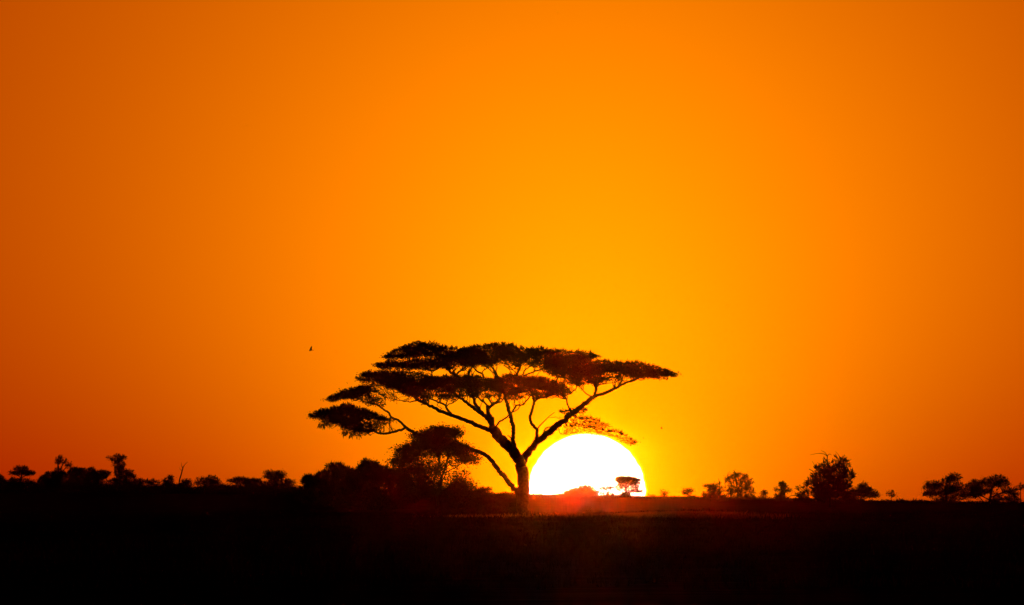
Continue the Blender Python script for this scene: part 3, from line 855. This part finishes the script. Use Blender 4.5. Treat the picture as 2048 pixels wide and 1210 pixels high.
plant("bush", "dark pyramid-shaped bush left of the pale airy tree", "bush", 1850, 1427,
      [([(1429, NB), (1429, 985), (1428, 972)], 3.5, 2), ([(1440, NB), (1440, 975), (1438, 962), (1437, 957)], 2, .8)],
      [(1426, 975, 9, 6), (1414, 973, 8, 4, .8), (1434, 968, 8, 4, .5), (1428, 984, 15, 8), (1430, 994, 24, 8), (1412, 989, 8, 5), (1450, 997, 12, 6, .8), (1445, 978, 8, 10, .25)], 62, dens=0.6, group=RT, shoots=.9)
plant("airy_tree", "pale airy tree with see-through rounded crown on the right horizon", "tree", 2000, 1477,
      [([(1475, NB), (1475, 985), (1473, 968), (1470, 955), (1471, 948)], 3, 1.3), ([(1474, 980), (1483, 968), (1488, 957), (1490, 950)], 2.2, 1), ([(1475, 984), (1463, 968), (1457, 955), (1455, 948)], 2, .9),
       ([(1475, 982), (1492, 975), (1502, 965)], 2, .9), ([(1462, NB), (1462, 990), (1462, 980)], 3, 2)],
      [(1480, 955, 20, 10, .42), (1475, 948, 12, 5, .4), (1458, 960, 10, 14, .35), (1480, 972, 22, 12, .40), (1497, 967, 10, 14, .35), (1500, 985, 14, 12, .38), (1470, 988, 20, 9, .35), (1461, 982, 6, 6, 1.0), (1487, 996, 28, 3.5, .9)],
      63, dens=0.8, group=RT, shoots=1.0, leafmat=M_DRYLEAF, leaf=.16, twigs=1.6)
plant("shrub", "small pale see-through shrub at the right foot of the airy tree", "bush", 2050, 1525,
      [([(1526, NB), (1526, 990), (1527, 984)], 1.8, .9)], [(1526, 988, 9, 6, .45), (1530, 984, 5, 4, .4), (1524, 997, 16, 3.5, .8)], 64, group=RT, leafmat=M_DRYLEAF, leaf=.16)
plant("knobbly_tree", "small lopsided tree with separate leaf knobs, left of the tall spiky bush", "tree", 1900, 1563,
      [([(1563, NB), (1564, 988), (1564, 975), (1564, 968)], 2.6, 1.6), ([(1564, 985), (1571, 982), (1577, 981)], 1.6, 1), ([(1564, 978), (1556, 978), (1551, 979)], 1.4, .8)],
      [(1564, 970, 6, 5), (1563, 967, 4, 3), (1570, 974, 6, 4, .8), (1577, 981, 5.5, 3.6), (1552, 979, 4, 2.5, .8), (1565, 982, 7, 6, .7), (1564, 992, 7, 7), (1554, 994, 4.5, 6, .9), (1568, 999, 14, 3)], 65, group=RT, shoots=.5)
plant("thorn_shrub", "open thorny shrub of arching bare twigs at the left foot of the tall spiky bush", "bush", 1750, 1606,
      [([(1612, NB), (1606, 990), (1600, 982), (1588, 976)], 2.2, .8), ([(1612, NB), (1610, 985), (1606, 975), (1598, 970)], 2, .8), ([(1612, NB), (1600, 992), (1584, 991), (1578, 994)], 2, .8),
       ([(1614, NB), (1618, 990), (1614, 978)], 2, .8), ([(1600, 992), (1594, 986), (1589, 987)], 1.2, .6), ([(1622, NB), (1617, 990), (1611, 980), (1604, 974)], 1.6, .6)],
      [(1605, 990, 12, 6, .5), (1595, 990, 9, 3, .3), (1610, 982, 9, 6, .35), (1600, 975, 8, 4, .25), (1606, 997, 9, 5, .8)], 66, group=RT, shoots=1.2, leaf=.14)
plant("thorn_tree", "tall spiky thorn tree with long whiskers on top, biggest on the right horizon", "tree", 1600, 1662,
      [([(1660, NB), (1660, 980), (1657, 955), (1655, 930), (1655, 912)], 7, 1.6), ([(1660, 985), (1675, 960), (1683, 935), (1690, 920)], 4.5, 1.2), ([(1660, 985), (1640, 965), (1628, 945), (1618, 938)], 4, 1.1),
       ([(1655, 913), (1648, 908), (1635, 907), (1620, 910)], 1.5, .5), ([(1655, 912), (1650, 905), (1642, 901)], 1.5, .5), ([(1655, 911), (1659, 908), (1663, 910)], 1.6, .6), ([(1684, 932), (1678, 912), (1671, 903)], 1.6, .5),
       ([(1660, 975), (1684, 968), (1698, 962), (1709, 953)], 3, .8), ([(1706, 956), (1708, 948), (1705, 941)], 1, .4), ([(1640, 950), (1630, 932), (1624, 922)], 1.4, .5), ([(1657, 940), (1645, 930), (1634, 925)], 1.6, .6), ([(1698, 921), (1703, 919)], 1, .5)],
      [(1652, 942, 16, 12), (1688, 928, 12, 10, .85), (1672, 945, 24, 14), (1650, 960, 30, 14), (1690, 955, 16, 11), (1630, 965, 15, 9, .65), (1622, 975, 13, 9, .5), (1660, 978, 38, 13), (1685, 975, 18, 12), (1665, 993, 40, 11),
       (1655, 927, 9, 6, .6), (1700, 950, 7, 6, .5), (1636, 945, 10, 9, .6), (1680, 920, 10, 4, .4), (1640, 990, 20, 9, .9)], 67, dens=0.4, group=RT, shoots=2.2, shoot_len=2.0, leaf=.16)
plant("umbrella_tree", "domed umbrella tree with knob on top, touching the right side of the tall thorn tree", "tree", 1800, 1727,
      [([(1722, NB), (1722, 990), (1724, 978)], 3.5, 2.2), ([(1722, 992), (1734, 988), (1744, 990)], 1.8, 1)],
      [(1727, 970, 10, 5.5), (1724, 978, 22, 6), (1715, 984, 22, 6), (1740, 984, 15, 7), (1748, 990, 12, 6), (1732, 989, 16, 5, .8), (1704, 990, 14, 9), (1697, 997, 16, 8), (1712, 1000, 20, 4)], 68, dens=0.7, group=RT, shoots=.3)
plant("umbrella_tree", "tiny lone T-shaped tree between the domed tree and the rightmost pair", "tree", 2200, 1783,
      [([(1783, NB), (1783, 998), (1783, 988)], 2, 1.3), ([(1783, 995), (1790, 991)], 1.1, .6)], [(1781, 986.5, 6, 2.8), (1790, 990.5, 4, 1.4, .6), (1784, 991, 4, 2, .7)], 69, group=RT, shoots=.3, leaf=.2)
plant("bush", "low smooth bush right of the tiny T-shaped tree", "bush", 2200, 1802, [], [(1801, 1003, 9, 4), (1817, 1005, 8, 3)], 70, group=RT, shoots=.3)
plant("shrub", "small pale tuft of twigs left of the rightmost pair of trees", "bush", 2200, 1831, [], [(1831, 1003, 5, 3, .35), (1842, 1005, 12, 3, .8)], 71, group=RT, leafmat=M_DRYLEAF, shoots=1)
plant("leafy_tree", "broad dark tree with high round knob, left one of the rightmost pair", "tree", 1700, 1893,
      [([(1893, NB), (1893, 990), (1893, 970)], 6, 3), ([(1893, 998), (1870, 985), (1860, 975)], 3, 1.5), ([(1893, 990), (1912, 975)], 3, 1.5)],
      [(1907, 955, 17, 8), (1897, 962, 14, 8), (1868, 970, 20, 8), (1857, 975, 11, 6), (1887, 978, 30, 12), (1862, 988, 17, 6), (1905, 985, 28, 12), (1915, 975, 14, 10), (1875, 998, 17, 5, .5), (1900, 999, 26, 6), (1857, 986, 9, 4)], 72, dens=0.65, group=RT, shoots=.5)
plant("leafy_tree", "wide dark tree with layered gappy lower crown, right one of the rightmost pair", "tree", 1650, 1985,
      [([(1980, NB), (1980, 995), (1985, 975)], 6, 3), ([(1980, 1000), (1960, 990), (1945, 978)], 3, 1.5), ([(1981, 995), (2005, 985), (2025, 985)], 3, 1.5), ([(1972, NB), (1964, 1000), (1955, 990)], 2.5, 1.5)],
      [(1995, 957, 19, 7), (1980, 965, 24, 9), (1955, 968, 20, 8, .9), (1945, 975, 22, 8), (1950, 985, 26, 9), (2005, 968, 18, 10), (1965, 980, 24, 9), (2020, 983, 16, 6), (2028, 990, 13, 5), (2000, 997, 26, 4.5), (2022, 999, 16, 5), (1990, 985, 22, 5, .35), (2035, 1003, 10, 6, .8), (1935, 992, 17, 8)], 73, dens=0.6, group=RT, shoots=.7)
plant("shrub", "wispy pale treetop cut by the right edge of the photo", "bush", 1900, 2040, [([(2041, NB), (2041, 985), (2039, 972)], 2, .8)],
      [(2039, 971, 7, 4, .3), (2046, 975, 5, 5, .3), (2030, 977, 6, 4, .15)], 74, group=RT, leafmat=M_DRYLEAF, leaf=.14, shoots=1)
plant("thorn_shrub", "dry twiggy shrub glowing in the grass below the sun", "bush", 900, 1168,
      [([(1168, NB), (1168, 1020), (1169, 1008)], 1.6, .6), ([(1168, NB), (1160, 1022), (1153, 1016)], 1.2, .5), ([(1168, NB), (1176, 1022), (1184, 1014)], 1.2, .5), ([(1168, NB), (1164, 1018), (1160, 1010)], 1.2, .5), ([(1168, NB), (1173, 1018), (1177, 1008)], 1.2, .5)],
      [(1168, 1022, 16, 9, .18)], 75, shoots=2, leaf=.10, leafmat=M_DRYLEAF)

# ------------------------------------------------------------------ low scrub on the ridge and grass: uncountable ground cover
rng = np.random.default_rng(5)
sc_ = MB()
n = 900
D_ = rng.uniform(1900, 2500, n)
px_ = rng.uniform(-120, 2170, n)
x_ = (px_ - 1024) / F * D_
keep = ~((px_ > 1056) & (px_ < 1300) & (rng.uniform(0, 1, n) < 0.55))
for x, d in zip(x_[keep], D_[keep]):
    z = float(terrain(x, d))
    hgt = rng.uniform(0.2, 1.25) ** 1.2 * (1.0 if x < -4 else 0.42)
    wid = rng.uniform(0.6, 2.2) + hgt
    kf = int(60 * wid * hgt / 0.4) + 20
    q = rng.normal(0, 1, (kf, 3))
    q /= np.linalg.norm(q, axis=1)[:, None]
    q *= rng.uniform(0, 1, kf)[:, None] ** .4
    q[:, 2] = np.abs(q[:, 2])
    leaves(sc_, np.array([x, d, z]) + q * np.array([wid, wid, hgt]), 0.26, rng)
tag(sc_.build("scrub", M_BUSH), kind='stuff')


def grass(name, material, x, d, hmin, hmax, NBL=7, width=0.010):
    gr = MB()
    n = len(x)
    z = terrain(x, d)
    patch = 0.6 + 0.4 * np.sin(x / 4.1 + d / 37.0) * np.sin(d / 23.0 + x / 9.0)
    bx = np.repeat(x, NBL) + rng.normal(0, .16, n * NBL)
    by = np.repeat(d, NBL) + rng.normal(0, .16, n * NBL)
    bz = np.repeat(z, NBL) - 0.03
    hh = np.repeat(patch * rng.uniform(hmin, hmax, n), NBL) * rng.uniform(.6, 1.2, n * NBL)
    lean = rng.normal(0, .22, (n * NBL, 2)) * hh[:, None]
    wd = width * (1 + 0.8 * rng.uniform(0, 1, n * NBL))
    an = rng.uniform(0, math.pi, n * NBL)
    ex, ey = np.cos(an) * wd, np.sin(an) * wd
    v = np.stack([np.stack([bx - ex, by - ey, bz], -1), np.stack([bx + ex, by + ey, bz], -1),
                  np.stack([bx + lean[:, 0] * .4 + ex * .7, by + lean[:, 1] * .4 + ey * .7, bz + hh * .6], -1),
                  np.stack([bx + lean[:, 0], by + lean[:, 1], bz + hh], -1)], 1).reshape(-1, 3)
    gr.add(v, np.arange(len(v)).reshape(-1, 4))
    tag(gr.build(name, material), kind='stuff')


d = np.concatenate([np.sqrt(rng.uniform(200 ** 2, 1150 ** 2, 16000)), rng.uniform(780, 960, 8000)])
grass("grass", M_GRASS, rng.uniform(-1100, 1100, len(d)) / F * d, d, .22, .5)
# taller dry grass around the acacia, its sunlit look put into a paler colour
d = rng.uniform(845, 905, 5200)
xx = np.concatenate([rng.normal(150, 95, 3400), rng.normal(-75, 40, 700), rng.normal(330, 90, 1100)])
grass("sunlit_grass", M_GRASS_LIT, xx / F * d, d, .25, .62, NBL=8, width=.009)


# ------------------------------------------------------------------ birds
def bird(px, py, D, span, roll, yaw, label, seed):
    loc = P(px, py, D)
    root = empty("bird", loc, label, "bird", "birds in the evening sky")
    L_ = span * 0.42
    b = MB()
    pts = [(0, -L_ * .5, 0), (0, -L_ * .35, .01 * span), (0, -L_ * .1, 0), (0, L_ * .15, -.01 * span), (0, L_ * .33, 0.01 * span), (0, L_ * .44, .02 * span), (0, L_ * .52, .015 * span)]
    tube(b, pts, np.array([.012, .04, .075, .07, .04, .035, .008]) * span, 8)
    b.build("body", M_FEATHER, root, smooth=True)
    for sgn in (-1, 1):
        wm = MB()
        prof = [(0.03, .13, -.10), (0.16, .15, -.09), (.3, .11, -.08), (.42, .05, -.07), (.5, -.02, -.06)]
        vs = []
        for (sx, le_, te) in prof:
            zz = sx * span * math.sin(RAD(38)) * (1 if sx < .3 else .85)
            xx = sgn * sx * span * math.cos(RAD(38))
            for (yy, dz) in ((le_ * span, 0), ((le_ + te) / 2 * span, .012 * span), (te * span, 0), ((le_ + te) / 2 * span, -.006 * span)):
                vs.append((xx, yy, zz + dz))
        fs = []
        for i in range(len(prof) - 1):
            for j in range(4):
                fs.append((i * 4 + j, i * 4 + (j + 1) % 4, (i + 1) * 4 + (j + 1) % 4, (i + 1) * 4 + j))
        fs.append((0, 1, 2, 3))
        fs.append((16, 17, 18, 19))
        wm.add(vs, fs)
        wm.build("wing", M_FEATHER, root)
    tm = MB()
    tm.add([(-.015 * span, -L_ * .42, .004), (.015 * span, -L_ * .42, .004), (.05 * span, -L_ * .72, .004), (-.05 * span, -L_ * .72, .004),
            (-.015 * span, -L_ * .42, -.008), (.015 * span, -L_ * .42, -.008), (.05 * span, -L_ * .72, -.008), (-.05 * span, -L_ * .72, -.008)],
           [(0, 1, 2, 3), (7, 6, 5, 4), (0, 4, 5, 1), (1, 5, 6, 2), (2, 6, 7, 3), (3, 7, 4, 0)])
    tm.build("tail", M_FEATHER, root)
    root.rotation_euler = (RAD(10), roll, yaw)


bird(622, 700, 900, 0.62, RAD(-50), RAD(60), "larger dark bird banking on raised wings, high left of the big acacia", 1)
bird(1323, 857, 1000, 0.36, RAD(20), RAD(80), "tiny speck of a bird low in the sky right of the sun's top", 2)

# ------------------------------------------------------------------ evening air
hz = bpy.data.materials.new("evening_haze")
hz.use_nodes = True
t = hz.node_tree
t.nodes.clear()
pv = t.nodes.new("ShaderNodeVolumePrincipled")
pv.inputs["Color"].default_value = (1.0, 0.8, 0.3, 1)
pv.inputs["Density"].default_value = 0.7e-6
pv.inputs["Anisotropy"].default_value = 0.998
ou = t.nodes.new("ShaderNodeOutputMaterial")
t.links.new(pv.outputs[0], ou.inputs["Volume"])
hb = MB()
x0, x1, y0, y1, z0, z1 = -3040, 3040, -540, 3760, -3.0, 16.0
hb.add([(x0, y0, z0), (x1, y0, z0), (x1, y1, z0), (x0, y1, z0), (x0, y0, z1), (x1, y0, z1), (x1, y1, z1), (x0, y1, z1)],
       [(3, 2, 1, 0), (4, 5, 6, 7), (0, 1, 5, 4), (1, 2, 6, 5), (2, 3, 7, 6), (3, 0, 4, 7)])
tag(hb.build("haze", hz), kind='stuff')
